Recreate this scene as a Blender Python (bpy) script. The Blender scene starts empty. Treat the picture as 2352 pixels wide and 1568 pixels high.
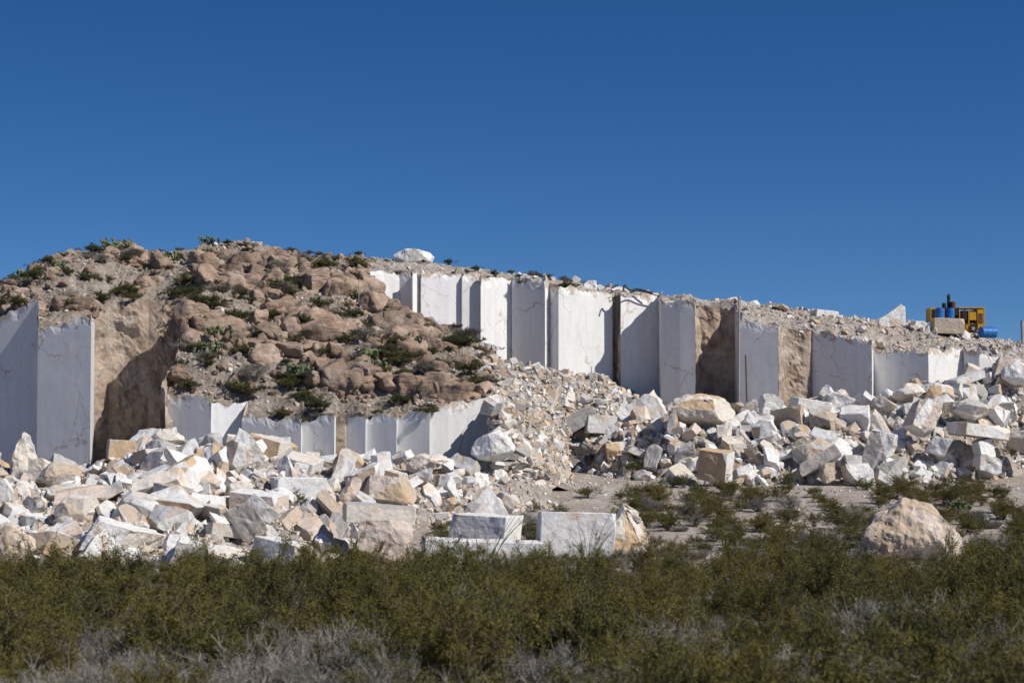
import bpy, bmesh, math, random
import numpy as np
from mathutils import Vector, Matrix, Euler, noise
from mathutils.bvhtree import BVHTree

random.seed(7)
RG = np.random.default_rng(11)
scene = bpy.context.scene
EYE = 5.0
F = 4573.0

def P(px, row, D):
    """survey reading (bearing, elevation, distance) -> world metres"""
    return ((px-1176.0)/F*D, D, EYE+(1000.0-row)/F*D)

def bearing(x, y): return 1176+x/y*F

# ------------------------------------------------------------------ materials
def new_mat(name):
    m = bpy.data.materials.new(name); m.use_nodes = True
    nt = m.node_tree
    b = nt.nodes['Principled BSDF']
    b.inputs['Specular IOR Level'].default_value = 0.2
    b.inputs['Roughness'].default_value = 0.85
    return m, nt, b
def ramp(nt, src, stops):
    r = nt.nodes.new('ShaderNodeValToRGB')
    el = r.color_ramp.elements
    while len(el) < len(stops): el.new(0.5)
    for e, (p, c) in zip(el, stops):
        e.position = p
        e.color = (c, c, c, 1) if not hasattr(c, '__len__') else (*c, 1)
    nt.links.new(src, r.inputs[0]); return r.outputs[0]
def mix(nt, fac, a, b, mode='MIX'):
    m = nt.nodes.new('ShaderNodeMix'); m.data_type = 'RGBA'; m.blend_type = mode
    for i, s in ((0, fac), (6, a), (7, b)):
        if isinstance(s, (int, float)): m.inputs[i].default_value = s
        elif isinstance(s, tuple): m.inputs[i].default_value = (*s, 1)
        else: nt.links.new(s, m.inputs[i])
    return m.outputs[2]
def noise_n(nt, vec, scale, detail=5, rough=0.6, dist=0.0):
    n = nt.nodes.new('ShaderNodeTexNoise')
    n.inputs['Scale'].default_value = scale; n.inputs['Detail'].default_value = detail
    n.inputs['Roughness'].default_value = rough; n.inputs['Distortion'].default_value = dist
    nt.links.new(vec, n.inputs['Vector']); return n.outputs['Fac']
def bump(nt, b, h, strength, dist):
    n = nt.nodes.new('ShaderNodeBump'); n.inputs['Strength'].default_value = strength
    n.inputs['Distance'].default_value = dist
    nt.links.new(h, n.inputs['Height']); nt.links.new(n.outputs[0], b.inputs['Normal'])
def mathn(nt, op, a, b=0.0):
    m = nt.nodes.new('ShaderNodeMath'); m.operation = op
    for i, s in ((0, a), (1, b)):
        if isinstance(s, (int, float)): m.inputs[i].default_value = s
        else: nt.links.new(s, m.inputs[i])
    return m.outputs[0]
def position(nt): return nt.nodes.new('ShaderNodeNewGeometry').outputs['Position']
def attr(nt, name):
    a = nt.nodes.new('ShaderNodeAttribute'); a.attribute_name = name; return a

def mat_rubble(name, stain=0.5):
    m, nt, b = new_mat(name)
    p = position(nt); t = attr(nt, 'tint').outputs['Color']
    n1 = noise_n(nt, p, 0.75, 6, 0.65, 0.8); n2 = noise_n(nt, p, 6, 6, 0.7); n3 = noise_n(nt, p, 2.2, 6, 0.7, 0.5)
    c = mix(nt, ramp(nt, n1, [(0.55, 0), (0.64, stain)]), t, (0.58, 0.41, 0.25))
    c = mix(nt, ramp(nt, n3, [(0.60, 0), (0.70, 0.4)]), c, (0.42, 0.37, 0.33))
    c = mix(nt, 1.0, c, ramp(nt, n2, [(0.3, 0.78), (0.6, 1.0)]), 'MULTIPLY')
    nt.links.new(c, b.inputs['Base Color'])
    bump(nt, b, noise_n(nt, p, 6, 9, 0.72), 0.5, 0.07)
    return m
M_RUB = mat_rubble('marble_rubble_mat', 0.6)

def mat_wall():
    m, nt, b = new_mat('sawn_marble_mat')
    p = position(nt); t = attr(nt, 'tint').outputs['Color']
    mp = nt.nodes.new('ShaderNodeMapping'); mp.inputs['Scale'].default_value = (1.6, 1.6, 0.16)
    nt.links.new(p, mp.inputs[0])
    streak = noise_n(nt, mp.outputs[0], 1.6, 6, 0.65)
    c = mix(nt, 1.0, t, ramp(nt, streak, [(0.25, (0.86, 0.87, 0.88)), (0.6, (1, 1, 1))]), 'MULTIPLY')
    cl = noise_n(nt, p, 0.45, 5, 0.6, 0.8)
    c = mix(nt, ramp(nt, cl, [(0.5, 0), (0.75, 0.25)]), c, (0.60, 0.59, 0.58))
    def cracks(scale, thr, dist, zs):
        q = nt.nodes.new('ShaderNodeTexNoise'); q.inputs['Scale'].default_value = 0.7; q.inputs['Detail'].default_value = 6
        nt.links.new(p, q.inputs['Vector'])
        vm = nt.nodes.new('ShaderNodeVectorMath'); vm.operation = 'MULTIPLY_ADD'
        nt.links.new(q.outputs['Color'], vm.inputs[0]); vm.inputs[1].default_value = (dist,)*3
        nt.links.new(p, vm.inputs[2])
        m2 = nt.nodes.new('ShaderNodeMapping'); m2.inputs['Scale'].default_value = (1, 1, zs)
        m2.inputs['Rotation'].default_value = (0, 0.5, 0)
        nt.links.new(vm.outputs[0], m2.inputs[0])
        v = nt.nodes.new('ShaderNodeTexVoronoi'); v.feature = 'DISTANCE_TO_EDGE'; v.inputs['Scale'].default_value = scale
        nt.links.new(m2.outputs[0], v.inputs['Vector'])
        return ramp(nt, v.outputs['Distance'], [(0.0, 1), (thr, 0)])
    ck = cracks(0.33, 0.013, 2.2, 0.7)
    msk = ramp(nt, noise_n(nt, p, 0.35, 3), [(0.45, 0), (0.56, 1)])
    c = mix(nt, mathn(nt, 'MULTIPLY', mathn(nt, 'MULTIPLY', ck, msk), 0.75), c, (0.34, 0.25, 0.17))
    ck2 = cracks(0.55, 0.03, 1.5, 0.5)
    c = mix(nt, mathn(nt, 'MULTIPLY', ck2, 0.16), c, (0.50, 0.45, 0.40))
    d = attr(nt, 'dtop').outputs['Fac']
    e = mathn(nt, 'ADD', d, mathn(nt, 'MULTIPLY', mathn(nt, 'SUBTRACT', noise_n(nt, p, 1.3, 6, 0.7), 0.5), 3.6))
    c = mix(nt, ramp(nt, e, [(0.0, 0.85), (0.12, 0)]), c, (0.48, 0.38, 0.30))
    c = mix(nt, 1.0, c, ramp(nt, noise_n(nt, p, 5, 5, 0.7), [(0.25, 0.92), (0.6, 1.0)]), 'MULTIPLY')
    nt.links.new(c, b.inputs['Base Color'])
    b.inputs['Roughness'].default_value = 0.6
    bump(nt, b, noise_n(nt, p, 3, 7, 0.7), 0.15, 0.04)
    return m
M_WALL = mat_wall()

def mat_mottled(name, cols, s1, s2, bs, bd, bstr=0.8, tint=False, lay=0.0):
    m, nt, b = new_mat(name)
    p = position(nt)
    c = ramp(nt, noise_n(nt, p, s1, 8, 0.68, 0.3), [(0.3, cols[0]), (0.5, cols[1]), (0.68, cols[2])])
    if tint: c = mix(nt, 1.0, c, attr(nt, 'tint').outputs['Color'], 'MULTIPLY')
    c = mix(nt, 1.0, c, ramp(nt, noise_n(nt, p, s2, 6, 0.75), [(0.32, 0.5), (0.5, 0.95), (0.7, 1.15)]), 'MULTIPLY')
    nt.links.new(c, b.inputs['Base Color'])
    h = noise_n(nt, p, bs, 8, 0.75)
    if lay:
        mp = nt.nodes.new('ShaderNodeMapping'); mp.inputs['Scale'].default_value = (0.5, 0.5, 3.0); mp.inputs['Rotation'].default_value = (0.15, 0.35, 0)
        nt.links.new(p, mp.inputs[0])
        h = mathn(nt, 'ADD', h, mathn(nt, 'MULTIPLY', noise_n(nt, mp.outputs[0], 2.2, 4, 0.6), lay))
    bump(nt, b, h, bstr, bd)
    return m
M_ROCKFACE = mat_mottled('rough_rock_face_mat', [(0.36, 0.25, 0.18), (0.51, 0.40, 0.315), (0.64, 0.56, 0.48)], 0.55, 1.6, 2.5, 0.25, 1.0)
M_HILL = mat_mottled('hill_soil_mat', [(0.18, 0.145, 0.115), (0.30, 0.25, 0.205), (0.43, 0.375, 0.325)], 0.8, 3.5, 4.0, 0.12, 1.0)
M_BOULD = mat_mottled('brown_boulder_mat', [(0.19, 0.135, 0.10), (0.30, 0.22, 0.168), (0.41, 0.325, 0.265)], 0.7, 1.8, 2.6, 0.14, 0.9, True, 1.0)
M_PILE = mat_mottled('pile_dust_mat', [(0.28, 0.235, 0.20), (0.40, 0.35, 0.305), (0.52, 0.475, 0.43)], 1.2, 5.0, 6.0, 0.15)
M_GROUND = mat_mottled('desert_ground_mat', [(0.29, 0.24, 0.20), (0.39, 0.335, 0.29), (0.47, 0.425, 0.385)], 0.35, 4.5, 6.0, 0.08, 0.7)

def mat_leaf(name, c0, c1, trans=0.25):
    m, nt, b = new_mat(name)
    oi = nt.nodes.new('ShaderNodeObjectInfo')
    c = mix(nt, oi.outputs['Random'], c0, c1)
    p = position(nt)
    c = mix(nt, 1.0, c, ramp(nt, noise_n(nt, p, 2.0, 4, 0.6), [(0.32, 0.5), (0.66, 1.4)]), 'MULTIPLY')
    nt.links.new(c, b.inputs['Base Color'])
    if trans > 0:
        tr = nt.nodes.new('ShaderNodeBsdfTranslucent'); nt.links.new(c, tr.inputs[0])
        ms = nt.nodes.new('ShaderNodeMixShader'); ms.inputs[0].default_value = trans
        nt.links.new(b.outputs[0], ms.inputs[1]); nt.links.new(tr.outputs[0], ms.inputs[2])
        nt.links.new(ms.outputs[0], nt.nodes['Material Output'].inputs[0])
    return m
M_LEAF = mat_leaf('creosote_leaf_mat', (0.088, 0.088, 0.024), (0.165, 0.138, 0.030), 0.2)
M_LEAF3 = mat_leaf('grey_sage_leaf_mat', (0.12, 0.125, 0.075), (0.19, 0.185, 0.12), 0.1)
M_LEAF2 = mat_leaf('green_shrub_leaf_mat', (0.07, 0.085, 0.034), (0.13, 0.125, 0.048))
M_DRY = mat_leaf('dry_brush_mat', (0.18, 0.165, 0.145), (0.29, 0.265, 0.23), 0.0)
M_CACT = mat_leaf('cactus_pad_mat', (0.105, 0.135, 0.08), (0.18, 0.19, 0.08), 0.0)
M_OCO = mat_leaf('ocotillo_stem_mat', (0.13, 0.18, 0.09), (0.18, 0.21, 0.11), 0.0)
def flat_mat(name, col, rough=0.6, metal=0.0):
    m, nt, b = new_mat(name)
    p = position(nt)
    c = mix(nt, 1.0, col, ramp(nt, noise_n(nt, p, 5, 6, 0.7), [(0.3, 0.6), (0.65, 1.05)]), 'MULTIPLY')
    nt.links.new(c, b.inputs['Base Color'])
    b.inputs['Roughness'].default_value = rough; b.inputs['Metallic'].default_value = metal
    return m
M_TWIG = flat_mat('twig_mat', (0.15, 0.12, 0.09), 0.9)
M_YEL = flat_mat('yellow_paint_mat', (0.62, 0.33, 0.03), 0.5)
M_BLUE = flat_mat('blue_drum_mat', (0.03, 0.17, 0.50), 0.45)
M_BLK = flat_mat('dark_steel_shade_mat', (0.035, 0.03, 0.028), 0.6)  # dark steel, also the painted shade in the machine's openings
M_RUST = flat_mat('rusty_steel_mat', (0.16, 0.07, 0.04), 0.8)
M_GREY = flat_mat('galvanised_steel_mat', (0.35, 0.35, 0.36), 0.5)

# ------------------------------------------------------------------ mesh helpers
def link(o):
    scene.collection.objects.link(o); return o
def build(name, V, T, mats, tint=None, smooth=False, midx=None, extra=None):
    me = bpy.data.meshes.new(name)
    V = np.asarray(V, dtype=np.float32); T = np.asarray(T, dtype=np.int32)
    me.vertices.add(len(V)); me.vertices.foreach_set('co', V.ravel())
    me.loops.add(T.size); me.loops.foreach_set('vertex_index', T.ravel())
    me.polygons.add(len(T))
    k = T.shape[1]
    me.polygons.foreach_set('loop_start', np.arange(0, T.size, k, dtype=np.int32))
    me.polygons.foreach_set('use_smooth', np.full(len(T), smooth))
    for m in (mats if isinstance(mats, list) else [mats]): me.materials.append(m)
    if midx is not None: me.polygons.foreach_set('material_index', np.asarray(midx, dtype=np.int32))
    me.update(calc_edges=True)
    if tint is not None:
        a = me.attributes.new('tint', 'FLOAT_COLOR', 'FACE')
        c = np.ones((len(T), 4), dtype=np.float32); c[:, :3] = tint
        a.data.foreach_set('color', c.ravel())
    if extra is not None:
        a = me.attributes.new('dtop', 'FLOAT', 'POINT'); a.data.foreach_set('value', np.asarray(extra, dtype=np.float32))
    me.validate()
    return me
def obj(name, me, parent=None, loc=None, rot=None, sc=None):
    o = bpy.data.objects.new(name, me); link(o)
    if parent: o.parent = parent
    if loc is not None: o.location = loc
    if rot is not None: o.rotation_euler = rot
    if sc is not None: o.scale = sc
    return o
def empty(name):
    e = bpy.data.objects.new(name, None); link(e); return e
def frac(x, y, z, s, o=4): return noise.fractal(Vector((x*s, y*s, z*s)), 0.8, 2.1, o)

# ------------------------------------------------------------------ ground
GD = [-200, 0, 60, 75, 85, 95, 105, 115, 140, 500, 6000]
GZ = [0.0, 0.0, 0.1, 0.4, 1.2, 2.1, 2.85, 3.4, 4.0, 4.0, 2.0]
def G(y): return float(np.interp(y, GD, GZ))
def ground():
    ys = np.concatenate([[-300, -100, -30, 0, 15], np.arange(22, 130, 0.45), np.arange(130, 220, 8), [260, 350, 500, 900, 1800, 4000]])
    xs = np.concatenate([[-4000, -1500, -600, -250, -120, -80], np.arange(-50, 50, 0.5), [55, 80, 120, 250, 600, 1500, 4000]])
    V = []
    for y in ys:
        for x in xs:
            z = G(y)
            if abs(x) < 60 and 0 < y < 200: z += 0.16*frac(x, y, 0, 0.12) + 0.05*frac(x, y, 3, 0.9, 3)
            V.append((x, y, z))
    nx = len(xs); T = []
    for j in range(len(ys)-1):
        for i in range(nx-1):
            a = j*nx+i; T.append((a, a+1, a+nx+1, a+nx))
    obj('ground', build('ground', V, T, M_GROUND, smooth=True))
    return V, T
GV, GT = ground()

# ------------------------------------------------------------------ lofted terrain patches
def lerp_line(line, k):
    ks = [p[3] if len(p) > 3 else p[0] for p in line]
    return [float(np.interp(k, ks, [p[i] for p in line])) for i in range(3)]
def patch(name, lines, mat, k0, k1, nu, nv, amp, sc=0.35, amp2=0.08, seed=0, smooth=False, ridge=0.0):
    V = []; nl = len(lines)
    ws = np.linspace(0, nl-1, nv)
    for u in range(nu):
        k = k0+(k1-k0)*u/(nu-1)
        pts = [P(*lerp_line(l, k)) for l in lines]
        for w in ws:
            i = min(int(w), nl-2); f = w-i
            a, b = pts[i], pts[i+1]
            x, y, z = [a[c]*(1-f)+b[c]*f for c in range(3)]
            fd = min(1.0, 0.1+w*1.6)
            far = 1-0.6*min(1, max(0, (y-118)/8))
            z += amp*fd*far*frac(x, y, seed, sc, 5) + amp2*fd*frac(x, y, seed+9, 2.0, 4)
            if ridge: z += ridge*fd*far*(0.35-abs(noise.noise(Vector((x*0.55, y*0.8, seed+3)))) - 0.5*abs(noise.noise(Vector((x*1.3, y*1.9, seed+5)))))
            y += 0.5*amp*min(1, max(0, w-0.25))*frac(x, y, seed+20, sc*1.7, 3)
            V.append((x, y, z))
    T = []
    for u in range(nu-1):
        for w in range(nv-1):
            a = u*nv+w; T.append((a, a+nv, a+nv+1, a+1))
    obj(name, build(name, V, T, mat, smooth=smooth))
    return np.array(V), np.array(T)
def lip(wall, d=-0.22, dr=24):
    return [(p[0], p[2]+dr, p[1]-d) for p in wall]

UP = [(850,117.0,618,'W'),(917,117.9,624,'W'),(944,117.6,627,'W'),(947,117.0,622,'W'),(964,117.7,622,'W'),(967,117.3,622,'W'),
 (1059,118.1,628,'W'),(1061,117.8,629,'W'),(1102,118.0,633,'W'),(1104,117.5,633,'W'),(1175,119.0,641,'W'),(1177,118.6,641,'W'),
 (1252,117.5,646,'W'),(1262,118.3,651,'W'),(1265,118.1,652,'W'),(1281,117.6,655,'W'),(1283,117.4,656,'W'),(1385,118.8,670,'W'),(1407,119.1,675,'B'),(1412,119.4,676,'B'),
 (1424,119.3,678,'B'),(1426,118.3,675,'W'),(1513,119.4,674,'W'),(1519,116.4,680,'W'),(1558,115.8,690,'W'),(1563,115.7,690,'W'),
 (1597,115.3,697,'B'),(1600,116.9,697,'B'),(1640,116.9,704,'B'),(1688,117.0,700,'W'),(1700,114.0,733,'W'),(1788,113.1,752,'B'),
 (1800,114.4,755,'B'),(1860,114.9,757,'B'),(1866,115.1,757,'W'),(2003,112.8,782,'W'),(2007,114.4,808,'W'),(2133,112.2,806,'W'),
 (2213,113.9,800,'W'),(2216,113.6,801,'W'),(2248,113.0,806,'W'),(2250,112.9,808,'W'),(2345,113.4,828,'W'),(2750,113.5,862,'W')]
LEFT = [(-420,105.5,790,'W'),(-200,103.7,765,'W'),(0,101.6,722,'W'),(85,100.7,688,'W'),(86,99.0,748,'W'),(208,97.9,728,'W'),(216,103.0,722,'B'),
 (250,103.6,705,'B'),(340,104.2,692,'B'),(440,104.6,683,'B')]
SIDE = [(440,104.6,680,'B'),(425,101.5,735,'B'),(408,98.7,800,'B'),(380,95.5,907,'W')]
LOW = [(380,96.2,907,'W'),(485,95.3,916,'W'),(487,95.6,920,'W'),(569,96.3,921,'W'),(556,95.1,955,'W'),(692,94.1,963,'W'),(695,94.9,962,'W'),(768,94.3,951,'W'),
 (772,94.9,952,'B'),(793,94.9,948,'B'),(796,95.0,944,'W'),(840,94.6,946,'W'),(842,95.0,948,'W'),(911,94.4,950,'W'),(913,95.0,948,'W'),
 (987,94.5,933,'W'),(989,94.9,931,'W'),(1030,95.2,930,'W'),(1137,96.2,903,'B'),(1137.5,92.8,925,'B'),(1180,93.3,1000,'B'),(1230,95.5,1075,'B')]

def wall(name, pts, res=0.16, zbot=1.5, seed=0, g0=.75, g1=.80, cool=0.0):
    V = []; T = []; col = []; mi = []; dt = []
    rr = random.Random(seed)
    for (a, b) in zip(pts[:-1], pts[1:]):
        A = P(a[0], a[2], a[1]); B = P(b[0], b[2], b[1])
        L = math.hypot(B[0]-A[0], B[1]-A[1])
        nx = max(1, int(L/res)); nz = int(max(A[2], B[2])-zbot)*5
        brown = a[3] == 'B'
        g = rr.uniform(g0, g1); t = (g*(1-cool), g*rr.uniform(0.98, 1.0)*(1-cool*.5), g*rr.uniform(0.95, 0.985)*(1+cool*.5))
        nrm = Vector((B[1]-A[1], -(B[0]-A[0]), 0)).normalized()
        base = len(V)
        for i in range(nx+1):
            f = i/nx
            x = A[0]+(B[0]-A[0])*f; y = A[1]+(B[1]-A[1])*f; zt = A[2]+(B[2]-A[2])*f
            jag = 0.24*frac(x, y, seed, 1.5, 4) + 0.14*noise.cell(Vector((x*1.7, y, seed)))
            ztj = zt+jag-0.04
            for j in range(nz+1):
                g2 = j/nz
                z = ztj+(zbot-ztj)*g2
                d = zt-z
                if brown:
                    am = 0.36*frac(x, y, z, 0.5, 5)+0.14*frac(x, y, z, 1.6, 4)
                    am *= min(1, (min(f, 1-f)*L+0.05)/0.6)
                else:
                    am = 0.012*frac(x, y, z, 0.4, 3)
                    am -= max(0, 0.3-d+0.6*frac(x, y, z, 1.4, 4))*0.12
                V.append((x+nrm.x*am, y+nrm.y*am, z)); dt.append(d)
        for i in range(nx):
            for j in range(nz):
                q = base+i*(nz+1)+j
                T.append((q, q+1, q+nz+2, q+nz+1)); col.append(t); mi.append(1 if brown else 0)
    return obj(name, build(name, V, T, [M_WALL, M_ROCKFACE], tint=col, midx=mi, extra=dt))
wall('quarry_wall', UP, seed=1, g0=.77, g1=.80)
wall('quarry_wall', LEFT, seed=2, g0=.69, g1=.73, cool=.02)  # darker, cooler tint paints in the slanting light on these panels
wall('quarry_wall', SIDE, seed=3)
wall('quarry_wall', LOW, seed=4, g0=.68, g1=.75, cool=.02)  # low wall tinted dimmer and bluer too, for its grazing light

TL = [lip(UP),
 [(850,616,118.2),(1200,640,119.3),(1500,678,119.7),(1690,697,117.8),(1705,730,114.8),(2000,779,115.2),(2010,800,115.2),(2350,825,114.5),(2750,858,114.5)],
 [(850,600,121),(1000,614,121),(1200,636,121),(1500,680,121.3),(1690,696,120),(1760,710,119),(2000,752,118.5),(2130,765,118.5),(2250,790,118),(2350,808,118),(2750,845,118)],
 [(850,591,127),(1000,606,126),(1180,633,125),(1340,659,124),(1500,684,124),(1700,694,124),(1870,716,124),(2000,738,124),(2130,750,124),(2250,772,124),(2352,791,124),(2750,832,124)],
 [(850,600,140),(1500,700,138),(2130,780,138),(2750,850,138)],
 [(850,900,175),(1500,950,170),(2750,960,170)]]
T_V, T_T = patch('plateau', TL, M_PILE, 848, 2750, 520, 110, 0.30, 0.4, 0.14, seed=2)
def K(keys, pts): return [(*p, k) for k, p in zip(keys, pts)]
kk = [380,485,560,700,840,990,1140,1200,1300]
lowlip = [(p[0], p[2]+24, p[1]+0.22, p[0]) for p in LOW if p[0] not in (569,)]
lowlip.append((1320,1130,97,1320))
lowlip = [(568, 940, 96.5, 555.0) if abs(p[3]-556) < .1 else p for p in lowlip]
lowlip.insert(4, (557, 976, 95.3, 557.5))
ML_ = [lowlip,
 K(kk,[(407,800,98.7),(500,856,98),(585,872,98),(710,892,98),(850,888,98),(1000,876,99),(1120,868,101),(1190,920,101),(1305,1085,104)]),
 K(kk,[(425,735,101.5),(520,772,101.5),(600,786,102),(720,790,103),(860,792,103.5),(1000,800,104),(1090,832,105),(1185,872,107),(1310,975,111)]),
 K(kk,[(440,680,104.6),(540,700,106),(620,702,107),(740,702,108),(842,702,110),(925,742,109),(1060,780,109),(1165,834,110),(1310,880,115)]),
 K(kk,[(450,645,110),(560,645,112),(650,645,113),(750,655,114),(838,672,115.2),(905,765,113),(1060,800,112),(1170,850,112.5),(1310,885,118)]),
 K(kk,[(455,603,118),(560,598,119),(655,606,120),(750,616,120),(845,612,118.5),(905,800,116.3),(1060,840,116.3),(1170,880,116.5),(1310,900,118.5)]),
 K(kk,[(450,572,126),(545,556,128),(610,564,128),(705,587,128),(850,594,127),(905,800,118.8),(1060,840,118.8),(1170,880,118.9),(1310,900,119.5)]),
 K(kk,[(450,600,145),(545,600,146),(610,600,146),(705,620,145),(850,630,140),(905,900,120),(1060,900,120),(1170,900,120),(1310,940,121)])]
M_V, M_T = patch('hill', ML_, M_HILL, 380, 1318, 420, 230, 0.55, 0.3, 0.07, seed=5, ridge=0.5)
LL = [lip(LEFT),
 [(-420,770,107),(0,706,104),(84,684,103),(95,735,101.2),(210,716,103.5),(330,688,105.6),(450,681,105.6)],
 [(-420,750,110),(0,690,107),(84,668,106),(150,660,106.5),(210,655,107),(330,650,109),(450,645,110)],
 [(-420,740,112),(0,668,112),(60,650,112),(110,620,112.5),(160,608,113),(230,605,115),(350,605,117),(455,603,118)],
 [(-420,735,118),(0,672,116),(60,652,116),(110,606,116),(160,592,118),(230,582,122),(350,580,125),(455,574,126)],
 [(-420,800,150),(0,720,150),(200,660,145),(455,600,145)]]
L_V, L_T = patch('hill', LL, M_HILL, -420, 452, 330, 170, 0.5, 0.3, 0.07, seed=5, ridge=0.5)
def gr(px, D): return (px, 1000+(EYE-(G(D)-0.35))*F/D, D)
RL = [[gr(1150,107),gr(1250,109),gr(1330,106.5),gr(1400,103.5),gr(1700,100.5),gr(2000,101),gr(2200,103),gr(2352,106),gr(2750,106)],
 [(1150,930,108),(1250,965,111.7),(1330,1035,108.5),(1400,1020,107.5),(1550,990,105),(1700,1010,104),(1850,995,104),(2000,985,105),(2150,965,106.5),(2352,955,108.5),(2750,950,108.5)],
 [(1150,850,110.5),(1250,864,113.5),(1400,874,116.5),(1480,925,114.5),(1560,948,112.5),(1700,960,111),(1800,950,110.8),(1900,935,110.8),(2050,918,110.8),(2150,903,110.3),(2250,880,110.3),(2352,852,111),(2750,860,111)],
 [(1150,850,118),(1400,870,121),(1480,925,119),(1700,960,116),(2050,920,116),(2352,850,117),(2750,860,117)]]
R_V, R_T = patch('rubble_heap', RL, M_PILE, 1150, 2750, 330, 80, 0.5, 0.4, 0.18, seed=8)
PL = [[gr(-350,69),gr(0,69.5),gr(200,70),gr(600,70.5),gr(720,72),gr(800,78),gr(1000,84),gr(1150,86),gr(1270,90)],
 [(-350,1150,78),(0,1170,77),(200,1195,77),(400,1190,77),(600,1175,78),(750,1185,82),(900,1135,86),(1050,1120,88),(1200,1115,91),(1270,1120,93)],
 [(-350,1060,85),(0,1085,85),(200,1110,85),(400,1070,85),(600,1070,86),(750,1092,87),(900,1080,89),(1050,1072,91),(1200,1090,93),(1270,1115,95)],
 [(-350,1060,91),(0,1095,91),(200,1092,91),(300,1045,91),(400,1020,90),(600,1040,90.5),(750,1068,91),(900,1076,92),(1050,1070,92.5),(1130,1045,92),(1200,1070,93),(1270,1112,96)],
 [(-350,1130,97),(200,1110,97),(400,1060,96),(900,1085,96),(1270,1115,97)]]
P_V, P_T = patch('rubble_heap', PL, M_PILE, -350, 1268, 300, 110, 0.5, 0.4, 0.18, seed=12)

# ------------------------------------------------------------------ rocks
def cut(bm, rr, n, lo, hi):
    for i in range(n):
        d = Vector((rr.gauss(0, 1), rr.gauss(0, 1), rr.gauss(0, 1))).normalized()
        h = max(v.co.dot(d) for v in bm.verts); q = h*rr.uniform(lo, hi)
        r = bmesh.ops.bisect_plane(bm, geom=bm.verts[:]+bm.edges[:]+bm.faces[:], plane_co=d*q, plane_no=d, clear_outer=True)
        ed = [e for e in r['geom_cut'] if isinstance(e, bmesh.types.BMEdge)]
        if len(ed) > 2: bmesh.ops.contextual_create(bm, geom=ed)
    bmesh.ops.remove_doubles(bm, verts=bm.verts[:], dist=0.004)
    bmesh.ops.recalc_face_normals(bm, faces=bm.faces[:])
def poly_bm(rr, dims, cuts, lo=0.55, hi=0.88, skew=0.0):
    bm = bmesh.new(); bmesh.ops.create_cube(bm, size=1.0)
    M = Matrix(((1, rr.gauss(0,skew), rr.gauss(0,skew)), (rr.gauss(0,skew), 1, rr.gauss(0,skew)), (rr.gauss(0,skew), rr.gauss(0,skew), 1)))
    for v in bm.verts: v.co = M@Vector((v.co.x*dims[0], v.co.y*dims[1], v.co.z*dims[2]))
    cut(bm, rr, cuts, lo, hi)
    return bm
def round_bm(rr, dims, cuts, lo=0.6, hi=0.9, taper=0.3):
    bm = bmesh.new(); bmesh.ops.create_icosphere(bm, subdivisions=2, radius=0.62)
    for v in bm.verts:
        c = v.co*rr.uniform(0.93, 1.05); k = 1-taper*(c.z+0.2)
        v.co = Vector((c.x*k*dims[0], c.y*k*dims[1], c.z*dims[2]))
    bm2 = bmesh.new(); vs = [bm2.verts.new(v.co) for v in bm.verts]
    bmesh.ops.convex_hull(bm2, input=vs); bm.free()
    cut(bm2, rr, cuts, lo, hi)
    return bm2
def peak_bm(rr, dims):
    """craggy angular boulder with an off-centre summit"""
    pts = [(-.5,-.3,-.5),(.5,-.3,-.5),(.5,.35,-.5),(-.5,.35,-.5),(-.49,-.25,-.02),(-.36,-.1,.22),(-.12,-.2,.42),(-.04,.1,.5),(.16,-.1,.4),(.3,-.25,.18),(.49,-.2,-.08),(.46,.2,-.05),(-.3,.3,.2),(.1,.35,.3),(-.2,-.42,-.1),(.2,-.45,-.2)]
    bm = bmesh.new()
    vs = [bm.verts.new((p[0]*dims[0], p[1]*dims[1], p[2]*dims[2])) for p in pts]
    bmesh.ops.convex_hull(bm, input=vs)
    cut(bm, rr, 5, .85, .95)
    return bm
def to_tris(bm, lay=None):
    bm.verts.index_update()
    V = np.array([v.co[:] for v in bm.verts]); T = []; g = []
    for k, f in enumerate(bm.faces):
        ids = [v.index for v in f.verts]
        for i in range(1, len(ids)-1): T.append((ids[0], ids[i], ids[i+1])); g.append(f[lay] if lay else k)
    return V, np.array(T), np.array(g)
def refine(bm, lim, amp, sc, seed, bev=0.02, its=4, smooth=0):
    lay = bm.faces.layers.int.new('grp')
    for k, f in enumerate(bm.faces): f[lay] = k
    ng = len(bm.faces)
    bmesh.ops.bevel(bm, geom=bm.edges[:], offset=bev, segments=1, profile=0.5, affect='EDGES')
    bmesh.ops.triangulate(bm, faces=bm.faces[:])
    for it in range(its):
        el = [e for e in bm.edges if e.calc_length() > lim]
        if not el: break
        bmesh.ops.subdivide_edges(bm, edges=el, cuts=1)
        bmesh.ops.triangulate(bm, faces=[f for f in bm.faces if len(f.verts) > 3])
    for i in range(smooth): bmesh.ops.smooth_vert(bm, verts=bm.verts[:], factor=0.5, use_axis_x=True, use_axis_y=True, use_axis_z=True)
    bm.normal_update()
    for v in bm.verts:
        q = v.co*sc+Vector((seed*7.3, 0, 0))
        a = noise.fractal(q, 0.7, 2.1, 4)
        chip = max(0, noise.noise(q*1.6+Vector((0,9,0)))-0.25)*1.6
        v.co += v.normal*amp*(a-chip)
    return lay, ng
DEB = []; DEBL = []; ROU = []
rr = random.Random(3)
for i in range(56):
    bm = poly_bm(rr, (1, rr.uniform(0.55, 1.0), rr.uniform(0.35, 0.85)), rr.choice([5, 7, 9, 12]), 0.5, 0.9, 0.16)
    DEB.append(to_tris(bm)); bm.free()
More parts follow.
